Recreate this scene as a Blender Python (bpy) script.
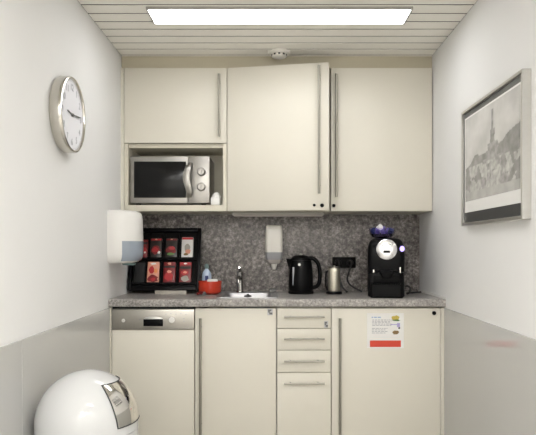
import bpy, bmesh, math, random
from mathutils import Vector, Matrix, noise
PI = math.pi
R = math.radians
random.seed(4)
S = bpy.context.scene
COL = S.collection
for o in list(bpy.data.objects):
    bpy.data.objects.remove(o)

# ------------------------------------------------------------------ camera, world, exposure
cam_d = bpy.data.cameras.new('camera')
cam = bpy.data.objects.new('camera', cam_d)
COL.objects.link(cam)
EYE = 1.18
cam.location = (0, 0, EYE)
cam.rotation_euler = (R(90), 0, 0)
cam_d.sensor_width = 36
cam_d.lens = 610 / 536 * 36
cam_d.shift_x = -6 / 536
cam_d.shift_y = 30.5 / 536
cam_d.clip_start = 0.02
S.camera = cam
w = bpy.data.worlds.new('world')
w.use_nodes = True
w.node_tree.nodes['Background'].inputs[0].default_value = (0.9, 0.95, 1, 1)
w.node_tree.nodes['Background'].inputs[1].default_value = 0.1
S.world = w
S.view_settings.view_transform = 'Standard'
S.view_settings.look = 'None'
S.view_settings.gamma = 1
S.view_settings.exposure = 0.82
LAMP = 6.2          # strength of the ceiling strip over the kitchenette
LAMP_ROOM = 62.0    # strength of the strips further back in the room

# ------------------------------------------------------------------ materials
def mat(name, col, rough=0.5, metal=0.0, **k):
    m = bpy.data.materials.new(name)
    m.use_nodes = True
    nt = m.node_tree
    b = nt.nodes['Principled BSDF']
    b.inputs['Base Color'].default_value = (*col, 1)
    b.inputs['Roughness'].default_value = rough
    b.inputs['Metallic'].default_value = metal
    for key in ('coat', 'trans', 'ior', 'alpha', 'spec'):
        if key in k:
            b.inputs[{'coat': 'Coat Weight', 'trans': 'Transmission Weight', 'ior': 'IOR',
                      'alpha': 'Alpha', 'spec': 'Specular IOR Level'}[key]].default_value = k[key]
    if 'coat' in k:
        b.inputs['Coat Roughness'].default_value = 0.03
    var = k.get('var', 0.04)
    sc = k.get('scale', 30)
    tc = nt.nodes.new('ShaderNodeTexCoord')
    nz = nt.nodes.new('ShaderNodeTexNoise')
    nz.inputs['Scale'].default_value = sc
    nz.inputs['Detail'].default_value = 4
    nt.links.new(tc.outputs['Object'], nz.inputs['Vector'])
    if var:
        mx = nt.nodes.new('ShaderNodeMix')
        mx.data_type = 'RGBA'
        mx.inputs['A'].default_value = (*[c * (1 - var) for c in col], 1)
        mx.inputs['B'].default_value = (*[min(1, c * (1 + var)) for c in col], 1)
        nt.links.new(nz.outputs['Fac'], mx.inputs['Factor'])
        nt.links.new(mx.outputs['Result'], b.inputs['Base Color'])
    if k.get('bump'):
        bp = nt.nodes.new('ShaderNodeBump')
        bp.inputs['Strength'].default_value = k['bump']
        bp.inputs['Distance'].default_value = 0.002
        nt.links.new(nz.outputs['Fac'], bp.inputs['Height'])
        nt.links.new(bp.outputs['Normal'], b.inputs['Normal'])
    return m

def granite(name, stops, rough, s1=85, s2=260, s3=12):
    m = bpy.data.materials.new(name)
    m.use_nodes = True
    nt = m.node_tree
    b = nt.nodes['Principled BSDF']
    tc = nt.nodes.new('ShaderNodeTexCoord')
    def nz(s, d):
        n = nt.nodes.new('ShaderNodeTexNoise')
        n.inputs['Scale'].default_value = s
        n.inputs['Detail'].default_value = d
        n.inputs['Roughness'].default_value = 0.65
        nt.links.new(tc.outputs['Object'], n.inputs['Vector'])
        return n
    a, c, e = nz(s1, 5), nz(s2, 2), nz(s3, 3)
    def add(x, y, f):
        q = nt.nodes.new('ShaderNodeMath')
        q.operation = 'MULTIPLY_ADD'
        nt.links.new(y, q.inputs[0])
        q.inputs[1].default_value = f
        nt.links.new(x, q.inputs[2])
        return q.outputs[0]
    h = nt.nodes.new('ShaderNodeMath')
    h.operation = 'MULTIPLY'
    h.inputs[1].default_value = 0.55
    nt.links.new(a.outputs['Fac'], h.inputs[0])
    v = add(add(h.outputs[0], c.outputs['Fac'], 0.25), e.outputs['Fac'], 0.2)
    cr = nt.nodes.new('ShaderNodeValToRGB')
    el = cr.color_ramp.elements
    el[0].position, el[0].color = stops[0][0], (*stops[0][1], 1)
    el[1].position, el[1].color = stops[-1][0], (*stops[-1][1], 1)
    for p, cc in stops[1:-1]:
        q = el.new(p)
        q.color = (*cc, 1)
    nt.links.new(v, cr.inputs[0])
    nt.links.new(cr.outputs[0], b.inputs['Base Color'])
    b.inputs['Roughness'].default_value = rough
    return m

def emit(name, col, s):
    m = bpy.data.materials.new(name)
    m.use_nodes = True
    b = m.node_tree.nodes['Principled BSDF']
    b.inputs['Base Color'].default_value = (*col, 1)
    b.inputs['Emission Color'].default_value = (*col, 1)
    b.inputs['Emission Strength'].default_value = s
    return m

M = {}
M['wall'] = mat('wall_paint', (0.81, 0.805, 0.79), 0.75, var=0.02, scale=3, bump=0.05)
M['panel'] = mat('glossy_grey_panel', (0.50, 0.495, 0.475), 0.06, spec=0.5, var=0.03, scale=2)
M['ceil'] = mat('ceiling_slat', (0.88, 0.855, 0.785), 0.55, var=0.03, scale=4)
M['ceil_gap'] = mat('ceiling_gap', (0.035, 0.03, 0.02), 0.9)
M['floor'] = mat('vinyl_floor', (0.52, 0.50, 0.46), 0.4, var=0.10, scale=40)
M['fascia'] = mat('fascia_laminate', (0.56, 0.51, 0.38), 0.5, var=0.05, scale=6)
M['cream'] = mat('cream_laminate', (0.725, 0.69, 0.595), 0.42, var=0.02, scale=5)
M['cream_in'] = mat('cream_carcass', (0.66, 0.62, 0.51), 0.45, var=0.03, scale=5)
M['plinth'] = mat('plinth', (0.35, 0.33, 0.28), 0.5)
M['top'] = granite('worktop_stone', [(0.36, (0.12, 0.112, 0.105)), (0.47, (0.29, 0.272, 0.255)), (0.54, (0.42, 0.395, 0.37)), (0.66, (0.70, 0.67, 0.63))], 0.28)
M['splash'] = granite('splashback_stone', [(0.38, (0.04, 0.034, 0.031)), (0.46, (0.115, 0.10, 0.092)), (0.53, (0.22, 0.196, 0.18)), (0.63, (0.50, 0.455, 0.42))], 0.35, 46, 120, 7)
M['steel'] = mat('brushed_steel', (0.62, 0.61, 0.58), 0.32, 1.0, var=0.06, scale=60)
M['handle'] = mat('handle_steel', (0.34, 0.325, 0.28), 0.42, 1.0, var=0.05)
M['chrome'] = mat('chrome', (0.82, 0.80, 0.76), 0.08, 1.0, var=0.0)
M['frother'] = mat('frother_steel', (0.80, 0.76, 0.64), 0.5, 1.0, var=0.1, scale=90)
M['tapsteel'] = mat('tap_steel', (0.36, 0.35, 0.34), 0.15, 1.0)
M['clocksteel'] = mat('clock_case_steel', (0.60, 0.58, 0.53), 0.18, 1.0, var=0.03)
M['mwsteel'] = mat('microwave_steel', (0.40, 0.385, 0.36), 0.36, 1.0, var=0.08, scale=40)
M['redpack'] = mat('deep_red_wrapper', (0.20, 0.012, 0.014), 0.35, var=0.3, scale=60)
M['blackpack'] = mat('black_wrapper', (0.02, 0.014, 0.012), 0.35, var=0.3, scale=60)
M['brightred'] = mat('bright_red_print', (0.46, 0.02, 0.025), 0.45)
M['salmon'] = mat('salmon_print', (0.72, 0.32, 0.22), 0.5)
M['soapwhite'] = mat('soap_dispenser_white', (0.90, 0.87, 0.80), 0.3, var=0.01)
M['polished'] = mat('polished_disc', (0.85, 0.85, 0.86), 0.22, 1.0, var=0)
M['dwsteel'] = mat('dishwasher_panel_steel', (0.45, 0.43, 0.39), 0.4, 1.0, var=0.05, scale=50)
M['sinksteel'] = mat('sink_steel', (0.56, 0.56, 0.57), 0.36, 1.0, var=0.04)
M['silver'] = mat('silver_plastic', (0.55, 0.55, 0.53), 0.35, 0.6)
M['black'] = mat('black_plastic', (0.004, 0.004, 0.0045), 0.28, var=0.1, spec=0.1)
M['blackm'] = mat('black_matt', (0.005, 0.005, 0.005), 0.5, var=0.1, spec=0.08)
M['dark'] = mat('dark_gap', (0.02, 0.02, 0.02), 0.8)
M['glassblack'] = mat('dark_oven_glass', (0.008, 0.008, 0.008), 0.14, spec=0.2)
M['white'] = mat('white_plastic', (0.74, 0.725, 0.69), 0.32, var=0.01)
M['whitegloss'] = mat('white_lacquer', (0.60, 0.605, 0.60), 0.08, spec=0.5, var=0.0)
M['greyplast'] = mat('blue_grey_plastic', (0.30, 0.34, 0.39), 0.25, var=0.03)
M['greywin'] = mat('grey_dispenser_window', (0.38, 0.38, 0.40), 0.3, var=0.03)
M['red'] = mat('red_plastic', (0.50, 0.035, 0.012), 0.3, var=0.06)
M['redprint'] = mat('red_print', (0.66, 0.06, 0.03), 0.5, var=0.05)
M['dkred'] = mat('dark_red', (0.16, 0.015, 0.015), 0.4)
M['orange'] = mat('orange_print', (0.80, 0.30, 0.10), 0.5)
M['paper'] = mat('paper', (0.80, 0.79, 0.76), 0.6, var=0.02)
M['ink'] = mat('grey_ink', (0.33, 0.33, 0.36), 0.6)
M['inkdark'] = mat('dark_ink', (0.06, 0.06, 0.08), 0.6)
M['blueink'] = mat('blue_ink', (0.30, 0.42, 0.62), 0.6)
M['purpleink'] = mat('lilac_ink', (0.45, 0.40, 0.68), 0.6)
M['yellow'] = mat('yellow_print', (0.62, 0.48, 0.10), 0.6, var=0.3, scale=200)
M['green'] = mat('green_print', (0.10, 0.22, 0.06), 0.6)
M['brownprint'] = mat('brown_print', (0.22, 0.14, 0.05), 0.6, var=0.4, scale=200)
M['beige'] = mat('beige_plastic', (0.38, 0.35, 0.30), 0.45)
M['mount'] = mat('dark_grey_mount', (0.14, 0.14, 0.135), 0.6)
M['mountblack'] = mat('black_mount', (0.03, 0.032, 0.033), 0.45)
M['clockface'] = mat('clock_face', (0.84, 0.84, 0.88), 0.5, var=0.01)
M['teal'] = mat('teal_cap', (0.17, 0.25, 0.24), 0.4)
M['paleblue'] = mat('pale_blue_bottle', (0.52, 0.62, 0.76), 0.2, var=0.05)
M['navy'] = mat('navy_print', (0.03, 0.05, 0.16), 0.5)
M['purple'] = mat('purple_foil', (0.22, 0.17, 0.50), 0.3, 0.2)
M['purpleglass'] = mat('purple_tinted_glass', (0.75, 0.72, 0.95), 0.05, trans=1.0, ior=1.3, var=0)
M['lilac'] = emit('purple_indicator_light', (0.45, 0.35, 1.0), 0.9)
M['cable'] = mat('black_cable', (0.012, 0.012, 0.012), 0.5)
M['diffuser'] = emit('lamp_diffuser', (0.98, 0.985, 1.0), LAMP)
M['diffuser_room'] = emit('room_lamp_diffuser', (1.0, 0.985, 0.97), LAMP_ROOM)
M['spot'] = emit('downlight_glass', (1.0, 0.985, 0.97), LAMP_ROOM * 4)
M['lampbody'] = mat('lamp_body', (0.42, 0.40, 0.36), 0.5)
M['diffoff'] = mat('unlit_diffuser', (0.50, 0.46, 0.42), 0.4)

def vcol_mat(name, attr):
    m = bpy.data.materials.new(name)
    m.use_nodes = True
    b = m.node_tree.nodes['Principled BSDF']
    a = m.node_tree.nodes.new('ShaderNodeAttribute')
    a.attribute_name = attr
    m.node_tree.links.new(a.outputs['Color'], b.inputs['Base Color'])
    b.inputs['Roughness'].default_value = 0.5
    b.inputs['Coat Weight'].default_value = 1.0
    return m

# ------------------------------------------------------------------ mesh helper
class MB:
    def __init__(s):
        s.bm = bmesh.new()
        s.mi = 0
    def _new(s, verts, faces):
        vs = [s.bm.verts.new(v) for v in verts]
        out = []
        for f in faces:
            try:
                q = s.bm.faces.new([vs[i] for i in f])
                q.material_index = s.mi
                out.append(q)
            except ValueError:
                pass
        return vs, out
    def box(s, x0, x1, y0, y1, z0, z1, bev=0.0, seg=2):
        v = [(x0, y0, z0), (x1, y0, z0), (x1, y1, z0), (x0, y1, z0), (x0, y0, z1), (x1, y0, z1), (x1, y1, z1), (x0, y1, z1)]
        f = [(0, 3, 2, 1), (4, 5, 6, 7), (0, 1, 5, 4), (1, 2, 6, 5), (2, 3, 7, 6), (3, 0, 4, 7)]
        vs, fs = s._new(v, f)
        if bev:
            es = list({e for q in fs for e in q.edges})
            bmesh.ops.bevel(s.bm, geom=es, offset=bev, segments=seg, profile=0.5, affect='EDGES', clamp_overlap=True, material=s.mi)
        return s
    def lathe(s, prof, c=(0, 0, 0), seg=40, axis='Z', ry=1.0, caps=True):
        c = Vector(c)
        def P(r, h, a):
            u, v = r * math.cos(a), r * math.sin(a) * ry
            if axis == 'Z': return c + Vector((u, v, h))
            if axis == 'Y': return c + Vector((u, h, v))
            return c + Vector((h, u, v))
        rings = []
        for r, h in prof:
            if r < 1e-6:
                rings.append([s.bm.verts.new(P(0, h, 0))])
            else:
                rings.append([s.bm.verts.new(P(r, h, 2 * PI * i / seg)) for i in range(seg)])
        def F(l):
            try:
                q = s.bm.faces.new(l)
                q.material_index = s.mi
            except ValueError:
                pass
        for a, b in zip(rings, rings[1:]):
            for i in range(seg):
                j = (i + 1) % seg
                if len(a) == 1 and len(b) > 1: F([a[0], b[j], b[i]])
                elif len(b) == 1 and len(a) > 1: F([a[i], a[j], b[0]])
                elif len(a) > 1: F([a[i], a[j], b[j], b[i]])
        if caps:
            if len(rings[0]) > 1: F(rings[0][::-1])
            if len(rings[-1]) > 1: F(rings[-1])
        return s
    def tube(s, path, r, seg=10, ratio=1.0, closed=False):
        pts = [Vector(p) for p in path]
        n = len(pts)
        rings = []
        up = None
        for i, p in enumerate(pts):
            if closed: t = pts[(i + 1) % n] - pts[i - 1]
            else: t = pts[min(i + 1, n - 1)] - pts[max(i - 1, 0)]
            t.normalize()
            if up is None:
                up = Vector((0, 0, 1)) if abs(t.z) < 0.9 else Vector((1, 0, 0))
            up = (up - t * up.dot(t)).normalized()
            sd = t.cross(up)
            rr = r[i] if isinstance(r, (list, tuple)) else r
            rings.append([s.bm.verts.new(p + (up * math.cos(2 * PI * k / seg) + sd * math.sin(2 * PI * k / seg) * ratio) * rr) for k in range(seg)])
        pairs = list(zip(rings, rings[1:])) + ([(rings[-1], rings[0])] if closed else [])
        for a, b in pairs:
            for k in range(seg):
                j = (k + 1) % seg
                q = s.bm.faces.new([a[k], b[k], b[j], a[j]])
                q.material_index = s.mi
        if not closed:
            for ring in (rings[0], rings[-1][::-1]):
                q = s.bm.faces.new(ring)
                q.material_index = s.mi
        return s
    def prism(s, pts, axis, a, b, bev=0.0):
        """polygon pts in the plane across `axis`, extruded a..b along it"""
        def P(u, v, h):
            return {'X': (h, u, v), 'Y': (u, h, v), 'Z': (u, v, h)}[axis]
        n = len(pts)
        v = [P(u, w_, a) for u, w_ in pts] + [P(u, w_, b) for u, w_ in pts]
        f = [tuple(range(n))[::-1], tuple(range(n, 2 * n))] + [(i, (i + 1) % n, n + (i + 1) % n, n + i) for i in range(n)]
        vs, fs = s._new(v, f)
        if bev:
            es = [e for q in fs[:2] for e in q.edges]
            bmesh.ops.bevel(s.bm, geom=list(set(es)), offset=bev, segments=2, profile=0.5, affect='EDGES', clamp_overlap=True, material=s.mi)
        return s
    def stack(s, rings, cap=True):
        rr = [[s.bm.verts.new(p) for p in r] for r in rings]
        n = len(rr[0])
        for a, b in zip(rr, rr[1:]):
            for k in range(n):
                j = (k + 1) % n
                q = s.bm.faces.new([a[k], a[j], b[j], b[k]])
                q.material_index = s.mi
        if cap:
            for ring in (rr[0][::-1], rr[-1]):
                q = s.bm.faces.new(ring)
                q.material_index = s.mi
        return s
    def grid(s, fn, nu, nv, thick=None):
        vs = [[s.bm.verts.new(fn(i / nu, j / nv)) for j in range(nv + 1)] for i in range(nu + 1)]
        for i in range(nu):
            for j in range(nv):
                q = s.bm.faces.new([vs[i][j], vs[i + 1][j], vs[i + 1][j + 1], vs[i][j + 1]])
                q.material_index = s.mi
        return s
    def text(s, string, size, mtx, depth=0.0006):
        cu = bpy.data.curves.new('lettering', 'FONT')
        cu.body = string
        cu.size = size
        cu.align_x = 'CENTER'
        cu.align_y = 'CENTER'
        cu.extrude = depth / 2
        cu.resolution_u = 3
        to = bpy.data.objects.new('lettering', cu)
        COL.objects.link(to)
        dg = bpy.context.evaluated_depsgraph_get()
        me = bpy.data.meshes.new_from_object(to.evaluated_get(dg))
        bpy.data.objects.remove(to)
        me.transform(mtx)
        me.materials.clear()
        n0 = len(s.bm.faces)
        s.bm.from_mesh(me)
        s.bm.faces.ensure_lookup_table()
        for q in s.bm.faces[n0:]:
            q.material_index = s.mi
        bpy.data.meshes.remove(me)
        return s
    def xf(s, m):
        bmesh.ops.transform(s.bm, matrix=m, verts=s.bm.verts[:])
        return s

ORG = {}
def obj(name, mb, mats, parent=None, smooth=True, ang=35, base=None):
    if not isinstance(mats, (list, tuple)): mats = [mats]
    bm = mb.bm
    bmesh.ops.recalc_face_normals(bm, faces=bm.faces[:])
    if parent is not None:
        org = ORG[parent.name]
    else:
        xs = [v.co for v in bm.verts]
        lo = [min(c[i] for c in xs) for i in range(3)]
        hi = [max(c[i] for c in xs) for i in range(3)]
        org = Vector(base) if base else Vector(((lo[0] + hi[0]) / 2, (lo[1] + hi[1]) / 2, lo[2]))
    bmesh.ops.translate(bm, vec=-org, verts=bm.verts[:])
    me = bpy.data.meshes.new(name)
    bm.to_mesh(me)
    bm.free()
    for m in mats: me.materials.append(m)
    if smooth:
        for p in me.polygons: p.use_smooth = True
        me.set_sharp_from_angle(angle=R(ang))
    o = bpy.data.objects.new(name, me)
    COL.objects.link(o)
    if parent is not None: o.parent = parent
    else: o.location = org
    ORG[o.name] = org
    return o

def tag(o, label, cat, group=None):
    o['label'] = label
    o['category'] = cat
    if group: o['group'] = group
    return o

def thing(name, loc, label, cat, group=None):
    o = bpy.data.objects.new(name, None)
    o.empty_display_size = 0.05
    COL.objects.link(o)
    o.location = loc
    ORG[o.name] = Vector(loc)
    return tag(o, label, cat, group)

def struct(name, mb, mats, **k):
    o = obj(name, mb, mats, **k)
    o['kind'] = 'structure'
    return o

# ------------------------------------------------------------------ the room
XL, XR, YB, YF, HC = -0.906, 0.939, 3.95, -2.2, 2.319
struct('floor', MB().box(XL - .1, XR + .1, YF - .1, YB + .1, -.1, 0), M['floor'])
struct('wall_left', MB().box(XL - .1, XL, YF - .1, YB + .1, 0, HC + .12), M['wall'])
struct('wall_right', MB().box(XR, XR + .1, YF - .1, YB + .1, 0, HC + .12), M['wall'])
struct('wall_back', MB().box(XL, XR, YB, YB + .1, 0, HC + .12), M['wall'])
struct('wall_front', MB().box(XL, XR, YF - .1, YF, 0, HC + .12), M['wall'])
c = MB()
p = 0.1065
y0 = 2.86 - p * 48
k = 0
while True:
    a = y0 + k * p + .007
    b = a + p - .014
    k += 1
    if b < YF: continue
    if a > YB: break
    c.box(XL + .002, XR - .002, max(a, YF), min(b, YB), HC, HC + .014, .0015, 1)
c.mi = 1
c.box(XL, XR, YF, YB, HC + .003, HC + .12)
struct('ceiling', c, [M['ceil'], M['ceil_gap']])
def wain(name, xa, xb, ya, yb):
    struct(name, MB().box(xa, xb, ya, yb, .0, .852, .001, 1), M['panel'])
wain('trim_1', XL, XL + .006, 2.182, 3.345)
wain('trim_2', XL, XL + .006, YF, 2.18)
wain('trim_3', XR - .006, XR, YF, 3.345)
struct('trim_4', MB().box(XL, XR, 3.625, 3.645, 2.246, HC, .001, 1), M['fascia'])
struct('trim_5', MB().box(XL, -.8875, 3.605, 3.625, 1.398, 2.243, .001, 1), M['cream'])
# lower fillers beside the units and the recessed plinth
struct('trim_6', MB().box(XL, -.8935, 3.352, 3.372, .10, .852, .001, 1), M['cream'])
struct('trim_7', MB().box(.9185, XR, 3.352, 3.372, .10, .852, .001, 1), M['cream'])
struct('trim_8', MB().box(XL, XR, 3.41, 3.425, 0, .0995), M['plinth'])

# ------------------------------------------------------------------ ceiling strip lamps
def strip(yc, label, m, w_=1.245, d=.181, xc=.026):
    t = thing('ceiling_lamp', (xc, yc, HC - .014), label, 'lamp')
    x0, x1, ya, yb = xc - w_ / 2, xc + w_ / 2, yc - d / 2, yc + d / 2
    f = MB()
    e = .008
    f.box(x0 - e, x1 + e, ya - e, ya, HC - .014, HC, .001, 1)
    f.box(x0 - e, x1 + e, yb, yb + e, HC - .014, HC, .001, 1)
    f.box(x0 - e, x0, ya, yb, HC - .014, HC, .001, 1)
    f.box(x1, x1 + e, ya, yb, HC - .014, HC, .001, 1)
    obj('frame', f, M['lampbody'], t)
    obj('diffuser', MB().box(x0, x1, ya, yb, HC - .013, HC - .004), m, t)
strip(2.974, 'long bright rectangular ceiling lamp above the cabinets', M['diffuser'])
strip(.75, 'shorter ceiling lamp over the middle of the room', M['diffuser_room'], w_=.42, d=.16)
spots_l = ['left', 'middle', 'right']
for row, yy in enumerate((-.55, -1.55)):
    for q, xx in enumerate((-.50, .026, .55)):
        t = thing('downlight', (xx, yy, HC - .010), 'round ceiling downlight, %s one of the row %s' % (spots_l[q], ('nearer the cabinets', 'farther from the cabinets')[row]), 'lamp', 'ceiling downlights')
        obj('ring', MB().lathe([(.058, HC), (.072, HC), (.070, HC - .006), (.060, HC - .010), (.058, HC - .006)], (xx, yy, 0), 36, caps=False), M['white'], t)
        obj('glass', MB().lathe([(.0575, HC - .001), (.0575, HC - .006), (0, HC - .007)], (xx, yy, 0), 32), M['spot'], t)
# smoke detector
t = thing('smoke_detector', (.03, 3.545, HC - .034), 'round white smoke detector on the slatted ceiling', 'smoke detector')
obj('base', MB().lathe([(.066, HC), (.066, HC - .006), (.058, HC - .012)], (.03, 3.545, 0)), M['ceil'], t)
obj('sensor_head', MB().lathe([(.044, HC - .012), (.044, HC - .026), (.038, HC - .032), (.0, HC - .034)], (.03, 3.545, 0)), M['ceil'], t)
v = MB()
for i in range(10):
    a = 2 * PI * i / 10
    q = MB()
    v.box(-.006, .006, .0415, .0455, HC - .025, HC - .016)
    vs = v.bm.verts[:][-8:]
    bmesh.ops.transform(v.bm, matrix=Matrix.Translation((.03, 3.545, 0)) @ Matrix.Rotation(a, 4, 'Z'), verts=vs)
obj('vent', v, M['dark'], t)

# ------------------------------------------------------------------ handles and locks
def vbar(x, y, z0, z1, parent, m=None, mtx=None, r=.0075):
    h = MB()
    h.tube([(x, y - .032, z0), (x, y - .032, z1)], r, 12)
    for z in (z0 + .05, z1 - .05):
        h.tube([(x, y, z), (x, y - .032, z)], r * .8, 10)
    if mtx: h.xf(mtx)
    return obj('handle', h, m or M['handle'], parent)
def hbar(x0, x1, y, z, parent):
    h = MB()
    h.tube([(x0, y - .03, z), (x1, y - .03, z)], .005, 12)
    for x in (x0 + .035, x1 - .035):
        h.tube([(x, y, z), (x, y - .03, z)], .0045, 10)
    return obj('handle', h, M['handle'], parent)
def lock(x, y, z, parent, mtx=None, r=.009):
    l = MB().lathe([(r, 0), (r, -.006), (r * .8, -.008), (0, -.008)], (x, y, z), 20, 'Y')
    if mtx: l.xf(mtx)
    o = obj('lock', l, M['black'], parent)
    o['label'] = 'round black lock'
    return o
def sticker(x0, x1, z0, z1, y, parent):
    s_ = MB().box(x0, x1, y - .0008, y, z0, z1)
    s_.mi = 1
    w_, h_ = x1 - x0, z1 - z0
    for (a, b, c_, d) in ((.1, .75, .62, .88), (.35, .95, .12, .42), (.1, .5, .42, .6)):
        s_.box(x0 + a * w_, x0 + b * w_, y - .0014, y - .0007, z0 + c_ * h_, z0 + d * h_)
    o = obj('sticker', s_, [M['ink2'], M['mount']], parent)
    o['label'] = 'small grey sticker with dark marks'
M['ink2'] = mat('grey_label_stock', (0.52, 0.51, 0.52), 0.5)

# ------------------------------------------------------------------ base units
Y0, Y1 = 3.352, 3.372     # door faces
def carcass(x0, x1, y0, y1, z0, z1, th=.016, top=True, shelves=()):
    b = MB()
    b.box(x0, x0 + th, y0, y1, z0, z1)
    b.box(x1 - th, x1, y0, y1, z0, z1)
    b.box(x0 + th, x1 - th, y0, y1, z0, z0 + th)
    if top: b.box(x0 + th, x1 - th, y0, y1, z1 - th, z1)
    b.box(x0 + th, x1 - th, y1 - .008, y1, z0 + th, z1 - (th if top else 0))
    for z in shelves: b.box(x0 + th, x1 - th, y0 + .02, y1 - .008, z, z + th)
    return b
# dishwasher
t = thing('dishwasher', (-.665, 3.65, .10), 'built-in dishwasher with a brushed steel control panel and cream front below', 'dishwasher')
x0, x1 = -.8900, -.4380
obj('body', MB().box(x0 + .002, x1 - .002, 3.375, 3.92, .10, .852), M['cream_in'], t)
obj('door', MB().box(x0, x1, Y0, Y1, .105, .730, .0015), M['cream'], t)
obj('shadow_strip', MB().box(x0, x1, 3.362, 3.3745, .8455, .8565), M['dark'], t)  # dark strip standing in for the shade below the worktop overhang
cp = MB().box(x0, x1, Y0 - .004, Y1, .734, .843, .002)
cpo = obj('control_panel', cp, M['dwsteel'], t)
hx = (153.3 - 274) / 182.1
g = MB()
g.mi = 0
g.box(hx - .054, hx + .054, Y0 - .0075, Y0 - .0035, .751, .789, .002)
go = obj('grip', g, M['black'], cpo)
# arched lip above the grip
pts = [(hx - .052, .790)] + [(hx + .052 * math.cos(a), .790 + .016 * math.sin(a)) for a in [PI - PI * i / 12 for i in range(1, 12)]] + [(hx + .052, .790)]
obj('grip_lip', MB().prism(pts, 'Y', Y0 - .011, Y0 - .0035, .001), M['steel'], cpo)
dx = (172 - 274) / 182.1
obj('dial', MB().lathe([(.016, 0), (.016, -.010), (.013, -.013), (0, -.013)], (dx, Y0 - .004, .785), 28, 'Y'), M['white'], cpo)
bx_ = (123.5 - 274) / 182.1
obj('power_button', MB().lathe([(.010, 0), (.010, -.005), (.008, -.007), (0, -.007)], (bx_, Y0 - .004, .782), 24, 'Y'), M['white'], cpo)
for i, px in enumerate((166, 171, 176, 181, 186)):
    X = (px - 274) / 182.1
    obj('panel_mark', MB().box(X - .004, X + .004, Y0 - .005, Y0 - .0038, .815 + (i % 2) * .004, .819 + (i % 2) * .004), M['ink'], cpo)
for px, z in ((140, .785), (184, .79), (184, .775)):
    X = (px - 274) / 182.1
    obj('panel_mark', MB().box(X - .004, X + .004, Y0 - .005, Y0 - .0038, z, z + .005), M['ink'], cpo)

# sink cabinet
t = thing('sink_cabinet', (-.21, 3.65, .10), 'cream base cabinet under the sink, with one tall door and long bar handle', 'cabinet')
x0, x1 = -.4335, .0125
obj('body', carcass(x0, x1, 3.388, 3.93, .10, .852, top=False), M['cream_in'], t)
d = obj('door', MB().box(x0, x1, Y0, Y1, .105, .848, .0015), M['cream'], t)
vbar((201.5 - 274) / 182.1 - .003, Y0, .165, .797, d)
sticker(-.036, -.007, .811, .846, Y0, d)

# drawer unit
t = thing('drawer_cabinet', (.165, 3.65, .10), 'narrow cream base cabinet with four drawers and short bar handles', 'drawers')
x0, x1 = .0170, .3125
obj('body', carcass(x0, x1, 3.388, 3.93, .10, .852), M['cream_in'], t)
for i, (za, zb, hz) in enumerate(((.739, .848, .804), (.620, .7355, .683), (.497, .6165, .562), (.105, .4935, .441))):
    d = obj('drawer', MB().box(x0, x1, Y0, Y1, za, zb, .0015), M['cream'], t)
    hbar(.055, .276, Y0, hz, d)
    if i == 0: sticker(.276, .297, .742, .779, Y0, d)

# right base cabinet
t = thing('base_cabinet', (.617, 3.65, .10), 'wide cream base cabinet under the coffee machine, with a paper notice on its door', 'cabinet')
x0, x1 = .3170, .9155
obj('body', carcass(x0, x1, 3.388, 3.93, .10, .852), M['cream_in'], t)
d = obj('door', MB().box(x0, x1, Y0, Y1, .105, .848, .0015), M['cream'], t)
vbar((339.5 - 274) / 182.1, Y0, .165, .797, d)
lock(.879, Y0, .823, d, r=.011)

# paper notice
n = MB()
yp = Y0 - .0006
t = thing('paper_notice', (.612, Y0, .632), 'white printed paper notice with a red band taped on the right base cabinet door', 'notice')
obj('sheet', MB().box(.511, .713, yp, Y0, .630, .822), M['paper'], t)
obj('red_band', MB().box(.527, .697, yp - .0004, yp, .636, .672), M['redprint'], t)
tx = MB()
rng = random.Random(3)
def words(z, xa, xb, h=.0032):
    x = xa
    while x < xb:
        l = rng.uniform(.007, .018)
        tx.box(x, min(x + l, xb), yp - .0003, yp, z, z + h)
        x += l + .004
for i in range(5): words(.783 - i * .0075, .540, .652 - (i % 3) * .008)
for i in range(4): words(.737 - i * .0085, .538, .624 - (i % 2) * .012)
obj('printed_text', tx, M['ink'], t)
tx = MB()
words(.796, .536, .588, .006)
obj('heading', tx, M['blueink'], t)
def blob(cx_, cz, rx, rz, y, mb, sd):
    r_ = random.Random(sd)
    pts = [(cx_ + rx * (1 + r_.uniform(-.25, .15)) * math.cos(a), cz + rz * (1 + r_.uniform(-.25, .15)) * math.sin(a)) for a in [2 * PI * i / 14 for i in range(14)]]
    mb.prism(pts, 'Y', y - .0003, y)
f1 = MB()
blob(.668, .795, .024, .015, yp, f1, 1)
f1.mi = 1
blob(.672, .783, .020, .005, yp - .0003, f1, 2)
obj('food_picture', f1, [M['yellow'], M['green']], t)
f1 = MB()
blob(.668, .715, .019, .012, yp, f1, 5)
obj('food_picture', f1, M['brownprint'], t)
f1 = MB()
f1.box(.640, .690, yp - .0003, yp, .757, .762)
f1.box(.676, .692, yp - .0003, yp, .745, .768)
f1.mi = 1
blob(.688, .740, .006, .006, yp - .0003, f1, 7)
obj('lilac_mark', f1, [M['purpleink'], M['inkdark']], t)

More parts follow.
